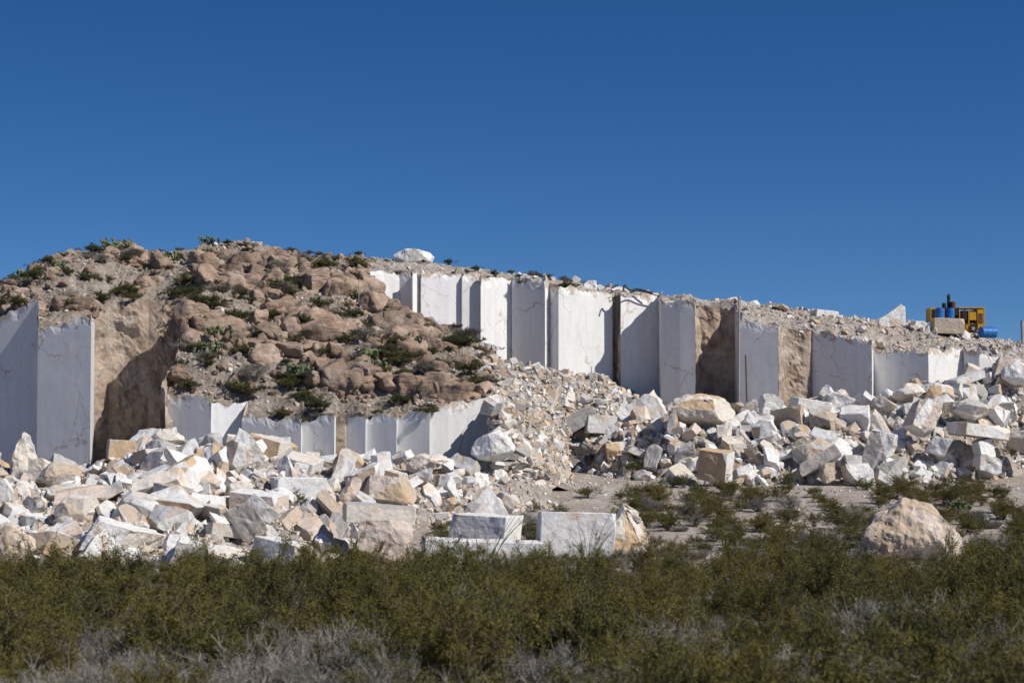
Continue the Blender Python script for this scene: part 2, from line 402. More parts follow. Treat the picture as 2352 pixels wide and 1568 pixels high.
for i in range(40):
    if i % 5: bm = poly_bm(rr, (1, rr.uniform(0.6, 1.0), rr.uniform(0.25, 0.85)), rr.choice([4, 5, 7, 9]), 0.52, 0.9, 0.16)
    else: bm = round_bm(rr, (1, rr.uniform(.7,1), rr.uniform(.5,.8)), 7)
    lay, ng = refine(bm, 0.15, 0.032, 2.8, i, 0.012, 3)
    DEBL.append(to_tris(bm, lay)); bm.free()
for i in range(30):
    if i % 2: bm = round_bm(rr, (1, rr.uniform(.6,1), rr.uniform(.5,.8)), 9, .55, .9, .15)
    else: bm = poly_bm(rr, (1, rr.uniform(0.6, 0.9), rr.uniform(0.45, 0.75)), 9, .6, .85, .1)
    lay, ng = refine(bm, 0.12, 0.055, 2.6, i+40, 0.03, 3, smooth=2)
    ROU.append(to_tris(bm, lay)); bm.free()
WHITE=(0.76,0.745,0.725); CREAM=(0.69,0.63,0.555); TAN=(0.52,0.425,0.335); ORANGE=(0.58,0.43,0.28); GREY=(0.48,0.46,0.44); PINK=(0.62,0.525,0.455); DK=(0.28,0.25,0.23)
PAL = [WHITE, CREAM, TAN, ORANGE, GREY, PINK, DK]
def rotmats(n, flat=0.5):
    return [np.array(Euler((RG.normal(0, flat), RG.normal(0, flat), RG.uniform(0, 6.283))).to_matrix()) for i in range(n)]
def scatter_rocks(name, pts, sizes, pal_p, weather=0.3, flat=0.6, mat=None, lift=0.1):
    Vs=[]; Ts=[]; Cs=[]; off=0
    R = rotmats(len(pts), flat)
    pal = np.array(PAL); pal_p = np.array(list(pal_p)+[0]*(7-len(pal_p))); pal_p = pal_p/pal_p.sum()
    for i, (p, s) in enumerate(zip(pts, sizes)):
        lib = DEBL if s > 0.55 else DEB
        V, T, g = lib[RG.integers(len(lib))]
        W = (V*s*RG.uniform(.8, 1.25, 3))@R[i].T + p + np.array([0, 0, s*lift])
        bc = pal[RG.choice(7, p=pal_p)]*RG.uniform(0.85, 1.03)
        wc = pal[RG.choice([2, 3, 4, 5, 1], p=[.26,.16,.2,.2,.18])]*RG.uniform(0.8, 1.05)
        ng = g.max()+1
        gc = np.where((RG.random(ng) < weather)[:, None], wc, bc)*RG.uniform(0.94, 1.03, (ng, 1))
        Vs.append(W); Ts.append(T+off); Cs.append(gc[g]); off += len(V)
    me = build(name, np.concatenate(Vs), np.concatenate(Ts), mat or M_RUB, tint=np.clip(np.concatenate(Cs), 0, .8))
    return obj(name, me)
def sample(V, T, n, cond=None):
    a, b, c, d = V[T[:,0]], V[T[:,1]], V[T[:,2]], V[T[:,3]]
    ar = np.linalg.norm(np.cross(c-a, d-b), axis=1)*0.5
    cen = (a+b+c+d)/4
    if cond is not None:
        px = 1176+cen[:,0]/cen[:,1]*F; row = 1000-(cen[:,2]-EYE)/cen[:,1]*F
        ar = ar*cond(px, row, cen[:,1])
    idx = RG.choice(len(T), size=n, p=ar/ar.sum())
    u, v = RG.random(n)[:,None], RG.random(n)[:,None]
    return (a[idx]*(1-u)+b[idx]*u)*(1-v)+(d[idx]*(1-u)+c[idx]*u)*v
def psize(n, lo, hi, a=1.8):
    u = RG.random(n); return lo*(1-u*(1-(lo/hi)**a))**(-1/a)

pp = [.56,.18,.07,.04,.07,.08]
n=5200; scatter_rocks('marble_rubble', sample(P_V,P_T,n,lambda px,r,D:(D<95)*1.0), psize(n,0.13,0.6), [.46,.18,.13,.03,.12,.08], 0.24)
n=480; scatter_rocks('marble_rubble', sample(P_V,P_T,n,lambda px,r,D:(D<92)*(px<1180)*1.0), psize(n,0.6,1.9,1.9), pp, 0.24, lift=0.2)
n=4800; scatter_rocks('marble_rubble', sample(R_V,R_T,n,lambda px,r,D:(D<116.5)*(px>1380)*1.0), psize(n,0.14,0.55), [.44,.15,.13,.02,.17,.08,.05], 0.25)
n=3000; scatter_rocks('gravel_slope', sample(R_V,R_T,n,lambda px,r,D:(D<116.5)*(px<1500)*1.0), psize(n,0.12,0.6), [.24,.12,.22,.02,.22,.06,.14], 0.3)
n=60; scatter_rocks('gravel_slope', sample(R_V,R_T,n,lambda px,r,D:(D<113)*(px<1450)*1.0), psize(n,0.6,1.2), [.34,.12,.18,.02,.22,.06,.06], 0.3)
n=440; scatter_rocks('marble_rubble', sample(R_V,R_T,n,lambda px,r,D:(D<111.5)*(px>1420)*1.0), psize(n,0.6,1.9,1.8), [.6,.14,.06,.01,.14,.05], 0.18, lift=0.2)
n=4200; scatter_rocks('gravel_slope', sample(M_V,M_T,n,lambda px,r,D:np.clip((px-1080)/90,0,1)*(D<116)*(r<1110)), psize(n,0.12,0.65), [.24,.12,.22,.02,.22,.06,.14], 0.3)
n=4200; scatter_rocks('gravel', sample(T_V,T_T,n,lambda px,r,D:(D<127)*(0.25+np.clip((px-1500)/300,0,1))), psize(n,0.08,0.32,2.0), [.20,.2,.26,.02,.2,.10,.05], 0.3)
n=150; scatter_rocks('marble_rubble', sample(T_V,T_T,n,lambda px,r,D:(D<123)*(px>1680)*1.0), psize(n,0.3,0.9,2.0), [.5,.15,.1,.02,.15,.08], 0.25, lift=0.2)
n=40; scatter_rocks('marble_rubble', sample(T_V,T_T,n,lambda px,r,D:(D<124)*(px>1180)*(px<1480)*1.0), psize(n,0.2,0.6,2.0), [.6,.1,.1,.0,.12,.08], 0.25, lift=0.25)
gv=np.array(GV); gt=np.array(GT)
n=6500; scatter_rocks('gravel', sample(gv,gt,n,lambda px,r,D:(D>66)*(D<112)*(px>-200)*(px<2600)*(0.3+(D>90)*1.0)), psize(n,0.05,0.26,2.4), [.28,.2,.25,.02,.15,.08,.03], 0.2, lift=0.0)
# spill of rock round the buttress end of the low wall
rk=random.Random(4)
bp=[]; bs=[]
for i in range(260):
    t=rk.random(); px=1137+t*100; top=935+t*150; D=92.6+t*2.2-rk.random()*1.1
    row=top+rk.random()*(1100-top)*.9
    bp.append(P(px+rk.gauss(0,6),row,D)); bs.append(rk.choice([.25,.35,.5,.7,.9]))
scatter_rocks('gravel_slope', np.array(bp), bs, [.3,.12,.2,.02,.22,.06,.08], 0.3)

def boulders(name, pts, sizes):
    Vs=[]; Ts=[]; Cs=[]; off=0; R=rotmats(len(pts), 0.22)
    for i,(p,s) in enumerate(zip(pts,sizes)):
        V,T,g = ROU[RG.integers(len(ROU))]
        Vs.append((V*s*RG.uniform(.8,1.25,3))@R[i].T+p+np.array([0,0,0.10*s])); Ts.append(T+off); off+=len(V)
        k=RG.uniform(0,1); c=np.array([1,.96,.92])*(1-k)+np.array([.95,.97,.99])*k
        Cs.append(np.tile(c*RG.uniform(.85,1.45), (len(T),1)))
    obj(name, build(name, np.concatenate(Vs), np.concatenate(Ts), M_BOULD, tint=np.concatenate(Cs), smooth=True))
def hillcond(V, T):
    cen = V[T].mean(axis=1)
    return np.array([max(0.04, 0.30+1.8*noise.noise(Vector((c[0]*0.25, c[1]*0.25, 4)))) for c in cen])
hc = hillcond(M_V, M_T)
n=780; boulders('brown_boulders', sample(M_V,M_T,n,lambda px,r,D:hc*(px<1130)*(D<122)*(D>97.3)*(np.clip((1170-px)/160,0.1,1))), psize(n,0.6,2.0,1.5))
n=1300; boulders('brown_boulders', sample(M_V,M_T,n,lambda px,r,D:(.3+hc)*(px<1150)*(D<127)*(D>96.4)*1.0), psize(n,0.25,0.7,1.3))
hc2 = hillcond(L_V, L_T)
n=560; boulders('brown_boulders', sample(L_V,L_T,n,lambda px,r,D:hc2*(D<124)*(D>101)), psize(n,0.35,1.5,1.5))
n=3600; scatter_rocks('loose_stones', sample(M_V,M_T,n,lambda px,r,D:(px<1160)*(D<128)*1.0), psize(n,0.08,0.34), [.05,.08,.36,.02,.28,.10,.11], 0.3)
n=1400; scatter_rocks('loose_stones', sample(L_V,L_T,n,lambda px,r,D:(D<126)*1.0), psize(n,0.08,0.34), [.04,.07,.38,.02,.28,.10,.11], 0.3)

# ------------------------------------------------------------------ individually surveyed blocks
def feature(name, x0, x1, r0, r1, D, kind='block', yaw=20, tilt=0, roll=0, base=WHITE, wcol=TAN, weather=0.25, depth=0.75, seed=1, taper=0.3):
    rr = random.Random(seed)
    w = (x1-x0)/F*D; h = (r1-r0)/F*D
    c = Vector(P((x0+x1)/2, (r0+r1)/2, D))
    if kind == 'block': bm = poly_bm(rr, (1, depth, h/w), rr.choice([3, 4]), 0.84, 0.96, 0.03)
    elif kind == 'slab': bm = poly_bm(rr, (1, depth, 0.28), 5, 0.75, 0.93, 0.05)
    elif kind == 'wedge': bm = poly_bm(rr, (1, depth, h/w*1.2), 6, 0.5, 0.85, 0.1)
    elif kind == 'peak': bm = peak_bm(rr, (1, depth, h/w))
    else: bm = round_bm(rr, (1, depth, h/w), 9, 0.68, 0.92, taper)
    bmesh.ops.rotate(bm, verts=bm.verts[:], cent=(0,0,0), matrix=Euler((math.radians(roll), math.radians(tilt), math.radians(yaw))).to_matrix())
    xs=[v.co.x for v in bm.verts]; zs=[v.co.z for v in bm.verts]
    sx=w/(max(xs)-min(xs)); sz=h/(max(zs)-min(zs)); mx=(max(xs)+min(xs))/2; mz=(max(zs)+min(zs))/2
    for v in bm.verts: v.co = Vector(((v.co.x-mx)*sx, v.co.y*sx, (v.co.z-mz)*sz))
    lay, ng = refine(bm, 0.16, 0.03 if kind in ('block','slab') else (0.12 if kind == 'peak' else 0.075), 1.5, seed, 0.02, 5)
    cols = [np.array(wcol if rr.random() < weather else base)*rr.uniform(0.93, 1.02) for k in range(ng+1)]
    V, T, g = to_tris(bm, lay)
    me = build(name, V, T, M_RUB, tint=np.array([cols[k] for k in g])); bm.free()
    return obj(name, me, loc=c)
B='marble_block'; S='marble_slab'; O='marble_boulder'
FE = [
 (O,22,92,992,1112,84.5,'peak',30,0,0,CREAM,GREY,.3),
 (B,85,180,1062,1130,83,'boulder',10,10,0,CREAM,TAN,.3),
 (B,618,758,1095,1192,82,'block',14,1,0,WHITE,CREAM,.1),
 (B,528,664,1120,1230,79.5,'block',-18,4,4,WHITE,PINK,.3),
 (B,828,958,1088,1158,84,'wedge',15,8,0,PINK,TAN,.4),
 (O,1083,1184,986,1062,91.0,'boulder',0,0,0,WHITE,WHITE,.1),
 (B,783,958,1152,1205,76,'block',8,3,0,CREAM,GREY,.4),
 (B,818,950,1190,1300,73.5,'wedge',12,4,0,PINK,TAN,.4),
 (S,968,1250,1232,1310,70.5,'block',6,3,0,WHITE,PINK,.2),
 (B,1030,1202,1178,1245,75.5,'block',-22,4,0,WHITE,CREAM,.15),
 (B,1228,1412,1172,1298,73,'block',3,0,0,WHITE,WHITE,.1),
 (O,1385,1494,1158,1290,73.6,'peak',20,0,0,CREAM,ORANGE,.35),
 (O,1975,2204,1142,1278,74,'peak',0,0,0,PINK,TAN,.4),
 (B,575,718,1228,1325,69.5,'block',-25,12,0,WHITE,CREAM,.15),
 (S,395,585,1236,1315,70.5,'wedge',-10,16,10,WHITE,CREAM,.15),
 (B,178,372,1183,1295,72.5,'wedge',20,22,8,WHITE,CREAM,.2),
 (B,98,205,1192,1275,73.5,'block',30,-25,0,WHITE,PINK,.3),
 (O,-30,92,1195,1315,71,'boulder',0,0,0,PINK,TAN,.4),
 (B,125,250,1110,1180,79,'wedge',10,-10,0,PINK,ORANGE,.4),
 (B,318,412,1065,1145,82,'block',25,-28,10,WHITE,CREAM,.2),
 (S,300,400,1120,1180,80,'wedge',-12,12,8,WHITE,CREAM,.2),
 (B,555,672,994,1075,87.5,'block',-20,14,0,CREAM,ORANGE,.4),
 (B,530,590,1018,1085,86.8,'wedge',12,-12,0,WHITE,CREAM,.3),
 (B,438,532,1028,1085,87,'block',20,4,0,ORANGE,TAN,.4),
 (B,655,745,1035,1090,86.6,'slab',-14,18,10,WHITE,CREAM,.1),
 (B,765,850,1035,1100,87,'boulder',12,10,0,TAN,ORANGE,.4),
 (B,850,905,1035,1105,86.5,'block',35,-14,0,WHITE,CREAM,.2),
 (B,930,1035,1040,1085,89,'boulder',35,-4,0,CREAM,PINK,.3),
 (B,240,318,1008,1062,88.5,'block',15,6,0,TAN,ORANGE,.4),
 (B,350,425,985,1030,89.8,'boulder',15,6,0,CREAM,GREY,.4),
 (S,470,620,1195,1250,75,'slab',15,8,0,TAN,CREAM,.4),
 (B,780,835,1090,1160,82,'wedge',25,30,0,PINK,CREAM,.3),
 (S,0,130,1150,1215,77,'slab',15,14,6,CREAM,WHITE,.4),
 (B,395,520,1130,1195,79,'wedge',15,10,6,WHITE,CREAM,.3),
 (O,1538,1692,902,985,105.5,'boulder',10,0,0,CREAM,ORANGE,.35),
 (B,1598,1688,1026,1110,100,'block',-28,6,4,WHITE,ORANGE,.35),
 (S,1832,1935,1018,1095,101,'slab',-16,-36,0,WHITE,CREAM,.2),
 (B,1878,1925,1055,1110,100.3,'wedge',16,-16,0,CREAM,TAN,.3),
 (B,1930,2005,1062,1118,100.4,'wedge',6,-12,0,WHITE,CREAM,.2),
 (B,2072,2168,912,1008,103.5,'wedge',15,24,0,WHITE,PINK,.4),
 (B,1335,1432,952,998,109.5,'block',10,2,0,GREY,WHITE,.3),
 (S,1268,1368,935,1008,109.5,'slab',0,-34,10,GREY,TAN,.3),
 (B,1802,1908,910,985,107,'block',15,8,4,WHITE,CREAM,.3),
 (B,1895,1972,900,945,108.5,'wedge',15,8,0,WHITE,CREAM,.2),
 (B,1742,1800,903,960,108.5,'wedge',15,8,0,WHITE,GREY,.2),
 (B,2048,2132,878,930,108.5,'boulder',10,10,0,CREAM,WHITE,.3),
 (S,2178,2315,968,1012,104,'slab',10,8,0,CREAM,WHITE,.3),
 (B,2235,2300,1040,1092,103,'wedge',10,8,0,WHITE,CREAM,.3),
 (B,2230,2285,1005,1060,103.4,'block',25,-12,0,CREAM,WHITE,.3),
 (B,2180,2270,915,965,106,'boulder',35,8,0,GREY,CREAM,.3),
 (B,2298,2372,828,885,109.5,'boulder',15,8,0,WHITE,CREAM,.1),
 (S,2175,2260,850,890,109.5,'slab',15,-18,0,WHITE,CREAM,.1),
 (O,1815,1915,1003,1075,102.6,'boulder',35,8,0,TAN,GREY,.4),
 (B,1700,1775,945,1000,105.5,'wedge',15,18,0,WHITE,GREY,.3),
 (B,1980,2060,985,1060,102.6,'wedge',-15,18,0,WHITE,CREAM,.3),
 (B,2310,2400,985,1040,105,'boulder',-15,8,0,GREY,CREAM,.3),
 (B,2120,2190,1000,1050,103,'wedge',-15,18,0,WHITE,GREY,.3),
 (B,1450,1500,1075,1105,102.8,'wedge',-15,18,0,GREY,CREAM,.3),
 (O,904,998,569,612,123.5,'boulder',0,0,0,WHITE,GREY,.1),
 (S,1862,1926,711,746,120.5,'block',15,5,0,WHITE,CREAM,.1),
 (B,2090,2130,735,760,119.5,'wedge',15,15,0,WHITE,CREAM,.1),
 (B,1330,1372,642,668,119.8,'wedge',15,15,0,WHITE,GREY,.1),
 (S,1188,1222,630,642,119.8,'slab',15,5,0,GREY,WHITE,.1),
]
for i, f in enumerate(FE):
    feature(f[0], *f[1:6], f[6], f[7], f[8], f[9], f[10], f[11], f[12], seed=i+3)
bm = bmesh.new()
prof = [(-.85,-.75),(.83,-.75),(.80,.45),(.52,.62),(.2,.35),(-.35,-.05),(-.8,-.3)]
fa = [bm.verts.new((x, -.35+.1*x, z)) for x, z in prof]; fb = [bm.verts.new((x*.92, .35, z*.93-.03)) for x, z in prof]
bm.faces.new(fa); bm.faces.new(fb[::-1])
for i in range(len(prof)):
    j = (i+1) % len(prof); bm.faces.new((fa[i], fb[i], fb[j], fa[j]))
bmesh.ops.recalc_face_normals(bm, faces=bm.faces[:])
lay, ng = refine(bm, .15, .03, 2, 91, .015, 4)
V_, T_, g_ = to_tris(bm, lay); bm.free()
obj('marble_slab', build('marble_slab', V_, T_, M_RUB, tint=np.tile(np.array(WHITE), (len(T_), 1))), None, P(2048, 722, 120))

# ------------------------------------------------------------------ plants
def tube(V, T, a, b, ra, rb):
    a=Vector(a); b=Vector(b); d=(b-a).normalized()
    u=d.orthogonal().normalized(); w=d.cross(u); o=len(V)
    for c, r in ((a,ra),(b,rb)):
        for k in range(3):
            an=k*2.0944; V.append(tuple(c+u*math.cos(an)*r+w*math.sin(an)*r))
    for k in range(3):
        k2=(k+1)%3; T.append((o+k,o+k2,o+3+k2)); T.append((o+k,o+3+k2,o+3+k))
def make_bush(name, seed, stems, leaves, R, H, ls, leafmat, twigs=6, twmat=None, tr=1.0, gs=0.04):
    rr=random.Random(seed); V=[]; T=[]; MI=[]
    lob=[(rr.uniform(0,6.28),rr.uniform(.7,1.2)) for k in range(5)]
    for s in range(stems):
        az,lk=rr.choice(lob); az+=rr.gauss(0,.42); el=math.radians(rr.triangular(12,88,60)); L=rr.uniform(0.5,1.0)*lk
        tip=Vector((math.cos(az)*math.cos(el)*R*L*1.15, math.sin(az)*math.cos(el)*R*L*1.15, math.sin(el)*H*L))
        mid=tip*0.5+Vector((rr.uniform(-.1,.1),rr.uniform(-.1,.1),0.06*H))
        n0=len(T)
        tube(V,T,(rr.uniform(-.1,.1),rr.uniform(-.1,.1),-.1),mid,.014*tr,.009*tr); tube(V,T,mid,tip,.009*tr,.004*tr)
        MI+= [1]*(len(T)-n0)
        for k in range(twigs):
            f=rr.uniform(.35,1); bp=mid.lerp(tip,(f-.3)/.7)
            bt=bp+Vector((rr.gauss(0,.15),rr.gauss(0,.15),abs(rr.gauss(.18,.10))))*R*0.8
            n0=len(T); tube(V,T,bp,bt,.006*tr,.003*tr); MI+=[1]*(len(T)-n0)
            for q in range(leaves):
                g=rr.uniform(0.1,1.1); c=bp.lerp(bt,g)+Vector((rr.gauss(0,gs),rr.gauss(0,gs),rr.gauss(0,gs)))*R*0.8
                if c.z<0.05: continue
                z=ls*rr.uniform(.6,1.3)
                d1=Vector((rr.gauss(0,1),rr.gauss(0,1),rr.gauss(.6,1))).normalized(); d2=d1.orthogonal().normalized()
                d2.rotate(Matrix.Rotation(rr.uniform(0,6.28),3,d1))
                o=len(V)
                V+= [tuple(c-d1*z), tuple(c+d2*z*.5), tuple(c+d1*z)]; T.append((o,o+1,o+2)); MI.append(0)
    return build(name,V,T,[leafmat,twmat or M_TWIG],midx=MI)
BU=[make_bush('creosote_bush',i,36,34,1.25,1.85,.033,M_LEAF,gs=.032) for i in range(6)]
SG=[make_bush('sage_bush',80+i,40,20,1.0,1.1,.03,M_LEAF3,gs=.035,twmat=M_DRY) for i in range(3)]
DB=[make_bush('dead_bush',60+i,60,3,.9,.9,.02,M_DRY,twigs=14,twmat=M_DRY,tr=.8) for i in range(3)]
GS=[make_bush('green_shrub',20+i,26,24,.8,.7,.04,M_LEAF2) for i in range(3)]
def make_tuft(name, seed, n, R, H, mat):
    rr=random.Random(seed); V=[]; T=[]
    for i in range(n):
        a=rr.uniform(0,6.283); r=R*math.sqrt(rr.random())*.55; b=Vector((math.cos(a)*r,math.sin(a)*r,-.03))
        h=H*rr.uniform(.5,1); t=b+Vector((math.cos(a)*R*rr.uniform(.1,.7)+rr.gauss(0,.06),math.sin(a)*R*rr.uniform(.1,.7)+rr.gauss(0,.06),h))
        m=b.lerp(t,.55)+Vector((0,0,.08*H)); s=Vector((rr.gauss(0,1),rr.gauss(0,1),0)).normalized()*rr.uniform(.004,.009)
        o=len(V); V+= [tuple(b-s),tuple(b+s),tuple(m+s),tuple(m-s),tuple(t)]
        T+= [(o,o+1,o+2),(o,o+2,o+3),(o+3,o+2,o+4)]
    return build(name,V,T,mat)
TU=[make_tuft('dry_brush',i,900,.7,.6,M_DRY) for i in range(3)]

scrub = empty('creosote_scrub')
rr=random.Random(5); cnt=0
def nz(x,y,s=0.1): return noise.noise(Vector((x*s,y*s,7.7)))
dead=[(-4.4,33.5,2.1),(-2.2,30.5,1.1),(-6.8,31.5,1.2),(5.2,33,1.2),(1.4,31,1.1),(-7.6,38,1.0),(3.2,40,1.1),(8.5,44,1.1),(0.2,36,1.0),(7.2,30.5,1.0),(-10,47,1.0),(-3.5,38,1.2),(9.2,38,.9)]
y=22.0
while y<64:
    half=.5145*y/2+3.0
    x=-half
    while x<half:
        xx=x+rr.uniform(-.8,.8); yy=y+rr.uniform(-.7,.7)
        g=nz(xx,yy,.13)
        isdead=any((xx-a)**2+(yy-b)**2<c*c for a,b,c in dead)
        if not isdead and rr.random()<.96:
            s=rr.choice([rr.uniform(.45,.7),rr.uniform(.8,1.1),rr.uniform(.95,1.3)])*(1+.35*g)
            if yy>52: s*=.88
            if yy>60: s*=.85
            sage=rr.random()<(.10+.35*max(0,nz(xx,yy,.21)))
            obj('bush_part',rr.choice(SG if sage else BU),scrub,(xx,yy,G(yy)-.03),(0,0,rr.uniform(0,6.28)),(s*rr.uniform(.9,1.2),s*rr.uniform(.9,1.2),s*rr.uniform(.75,1.2))); cnt+=1
        x+=1.55
    y+=1.45
y=64.0
while y<101:
    half=.5145*y/2+3
    x=-half
    while x<half:
        xx=x+rr.uniform(-.9,.9); yy=y+rr.uniform(-.8,.8); bx=bearing(xx,yy)
        g=nz(xx,yy,.16)
        dens=0
        if bx>1400: dens=1.0+g*.6 if yy<88 else (.85+g*1.0 if yy<95 else .22+g*.5)
        elif bx>1000: dens=.62+g*.8 if yy<86 else .18+g*.5
        elif bx>760: dens=.5+g*.5 if yy<75 else 0.05
        elif yy<67.5: dens=.6
        if 1200<bx<1520 and 66.5<yy<77: dens=0
        if 960<bx<1260 and 66<yy<73: dens=0
        if 1960<bx<2215 and 69<yy<77: dens=0
        if rr.random()<dens*.85:
            s=rr.uniform(.35,.75) if yy>70 else rr.uniform(.5,.75)
            if bx<1430: s*=.85
            obj('bush_part',rr.choice(BU+BU+SG[:1]),scrub,(xx,yy,G(yy)-.03),(0,0,rr.uniform(0,6.28)),(s*1.2,s*1.15,s*.72)); cnt+=1
        x+=1.25
    y+=1.25
dry = empty('dry_brush')
for i in range(330):
    yy=rr.uniform(26,90); half=.5145*yy/2+1; xx=rr.uniform(-half,half); bx=bearing(xx,yy)
    if yy>68 and bx<1000: continue
    s=rr.uniform(.5,1.0)
    obj('tuft_part',rr.choice(TU+DB),dry,(xx,yy,G(yy)),(0,0,rr.uniform(0,6.28)),(s*1.1,s*1.1,s*.9))
for (cx,cy,c) in dead:
    for i in range(int(10*c*c)+6):
        a=rr.uniform(0,6.28); r=c*math.sqrt(rr.random()); s=rr.uniform(.9,1.5)
        obj('dead_bush_part',rr.choice(DB+DB+TU),dry,(cx+r*math.cos(a),cy+r*math.sin(a),G(cy)),(0,0,rr.uniform(0,6.28)),(s,s,s))
hs = empty('hill_scrub')
pts=np.concatenate([sample(M_V,M_T,300,lambda px,r,D:(px<1130)*(D<128)*1.0), sample(L_V,L_T,130,lambda px,r,D:(D<125)*1.0), sample(T_V,T_T,26,lambda px,r,D:(D<126)*(px<1500)*1.0), sample(R_V,R_T,10,lambda px,r,D:(D<108)*1.0), sample(P_V,P_T,6)])
for p in pts:
    s=rr.uniform(.45,1.15); m=rr.choice(GS+GS+GS+[TU[0]]+BU[:1]+DB[:2])
    if m.name.startswith('creosote'): s*=.5
    if p[1]>119: s*=.6
    obj('shrub_part',m,hs,(p[0],p[1],p[2]+.10),(0,0,rr.uniform(0,6.28)),(s*1.25,s*1.25,s*.75))
def make_cactus(seed):
    rr=random.Random(seed); bm=bmesh.new(); todo=[]
    for i in range(13):
        todo.append((Vector((rr.gauss(0,.42),rr.gauss(0,.32),-.03)),rr.uniform(0,3.14),rr.gauss(0,.6),0))
    while todo:
        b,yaw,lean,dep=todo.pop()
        h=rr.uniform(.24,.34)*(1-.08*dep); wd=h*.8
        M=Matrix.Translation(b)@Euler((lean,rr.gauss(0,.3),yaw)).to_matrix().to_4x4()
        r=bmesh.ops.create_icosphere(bm,subdivisions=2,radius=.5)
        for v in r['verts']:
            c=v.co; k=1.0-.25*max(0,-c.z*2)
            v.co=M@Vector((c.x*wd*k,c.y*.07,(c.z+.47)*h))
        if dep<2:
            for q in range(rr.choice([1,2,2,3]) if dep<1 else rr.choice([0,1,2])):
                a=rr.uniform(-.9,.9); t=M@Vector((math.sin(a)*wd*.45,0,(.5+.45*math.cos(a))*h))
                todo.append((t,yaw+rr.gauss(0,.6),lean*.6+rr.gauss(0,.4),dep+1))
    V,T,g=to_tris(bm); bm.free()
    return build('prickly_pear_cactus',V,T,M_CACT,smooth=True)
CA=[make_cactus(i) for i in range(3)]
cac=[(262,578,121.5,1.1),(78,655,111.2,1.1),(395,606,115,.95),(545,578,119,.85),(480,560,127,.8),(565,735,104,.9),(500,800,100.7,1.2),(840,836,100.7,1.0),(680,876,98.3,1.0),(925,806,103.3,.9),(475,828,99,.9),(855,860,99.2,.9),(635,628,113.5,.8),(2215,1170,88,.9),(130,640,110,.9)]
bv=[BVHTree.FromPolygons([tuple(v) for v in V],[tuple(int(i) for i in t) for t in T]) for V,T in ((M_V,M_T),(L_V,L_T),(gv,gt),(T_V,T_T))]
def surf(x,y):
    zz=-9
    for b in bv:
        h=b.ray_cast(Vector((x,y,60)),Vector((0,0,-1)))
        if h[0] is not None: zz=max(zz,h[0].z)
    return zz
for i,(px,row,D,s) in enumerate(cac):
    x,y_,z=P(px,row,D)
    obj('prickly_pear_cactus',CA[i%3],None,(x,y_,surf(x,y_)+.15),(0,0,rr.uniform(0,6.28)),(s,s,s*.9))
def ocotillo(px,D,n,H,seed):
    rr=random.Random(seed); V=[];T=[]
    for i in range(n):
        a=rr.uniform(0,6.283); L=H*rr.uniform(.65,1.05); sp=rr.uniform(.12,.5); p=Vector((0,0,0)); d=Vector((math.cos(a)*sp,math.sin(a)*sp,1)).normalized()
        for k in range(7):
            q=p+d*L/7; tube(V,T,p,q,.018-.0018*k,.018-.0018*(k+1)); p=q
            d=(d+Vector((math.cos(a)*.07+rr.gauss(0,.07),math.sin(a)*.07+rr.gauss(0,.07),-.02))).normalized()
    x,y_,z=P(px,1000,D)
    obj('ocotillo',build('ocotillo',V,T,M_OCO),None,(x,y_,G(y_)))
ocotillo(1110,62.5,13,3.1,1); ocotillo(1350,69,12,2.4,2); ocotillo(2165,71,12,1.8,4); ocotillo(905,92.8,6,1.3,5)
ocotillo(640,66,6,1.6,6)

# ------------------------------------------------------------------ machine and small equipment
def box(name, c, s, mat, parent, rot=(0,0,0), bev=.03):
    bm=bmesh.new(); bmesh.ops.create_cube(bm,size=1)
    for v in bm.verts: v.co=Vector((v.co.x*s[0],v.co.y*s[1],v.co.z*s[2]))
    bmesh.ops.bevel(bm,geom=bm.edges[:],offset=min(bev,min(s)*.25),segments=2,affect='EDGES')
    me=bpy.data.meshes.new(name); bm.to_mesh(me); bm.free(); me.materials.append(mat)
    return obj(name,me,parent,c,rot)
def cyl(name, c, r, h, mat, parent, rot=(0,0,0), seg=24, ribs=0):
    bm=bmesh.new(); bmesh.ops.create_cone(bm,cap_ends=True,segments=seg,radius1=r,radius2=r,depth=h)
    for k in range(ribs):
        z=-h/2+h*(k+1)/(ribs+1)
        bmesh.ops.create_cone(bm,cap_ends=True,segments=seg,radius1=r*1.04,radius2=r*1.04,depth=h*.03,matrix=Matrix.Translation((0,0,z)))
    me=bpy.data.meshes.new(name); bm.to_mesh(me); bm.free(); me.materials.append(mat)
    return obj(name,me,parent,c,rot)
mach=empty('diesel_compressor'); mx,my,mz=P(2196,764,121)
mach.location=(mx,my,mz)
box('skid',(0.15,0,.1),(3.2,1.4,.16),M_YEL,mach)
box('base_tank',(.75,.1,.38),(1.5,1.1,.4),M_YEL,mach)
box('engine_cover',(.62,0.25,.95),(.95,.8,.75),M_RUST,mach)
box('rear_panel',(1.40,0.0,.80),(.42,1.2,1.25),M_YEL,mach)
box('panel_opening_shade',(.42,-.6,.98),(.30,.05,.55),M_BLK,mach)  # dark plate painted in for the shade inside the frame opening
box('control_panel',(.92,-.58,.98),(.42,.06,.5),M_YEL,mach)
box('panel_grille',(1.40,-.61,.85),(.24,.03,.6),M_RUST,mach)
box('canopy',(.85,0,1.48),(1.55,1.3,.07),M_YEL,mach)
box('left_hood',(-1.25,0.1,1.1),(.75,1.1,.8),M_YEL,mach)
box('hood_opening_shade',(-1.3,-.46,1.15),(.45,.03,.5),M_BLK,mach)  # dark sheet on the hood, standing in for its shaded opening
for i,xx in enumerate((-1.62,-.82,.12,.68,1.62)):
    box('post_%d'%i,(xx,-.58,.85),(.07,.07,1.2),M_YEL,mach)
    box('post_b%d'%i,(xx,.6,.85),(.07,.07,1.2),M_YEL,mach)
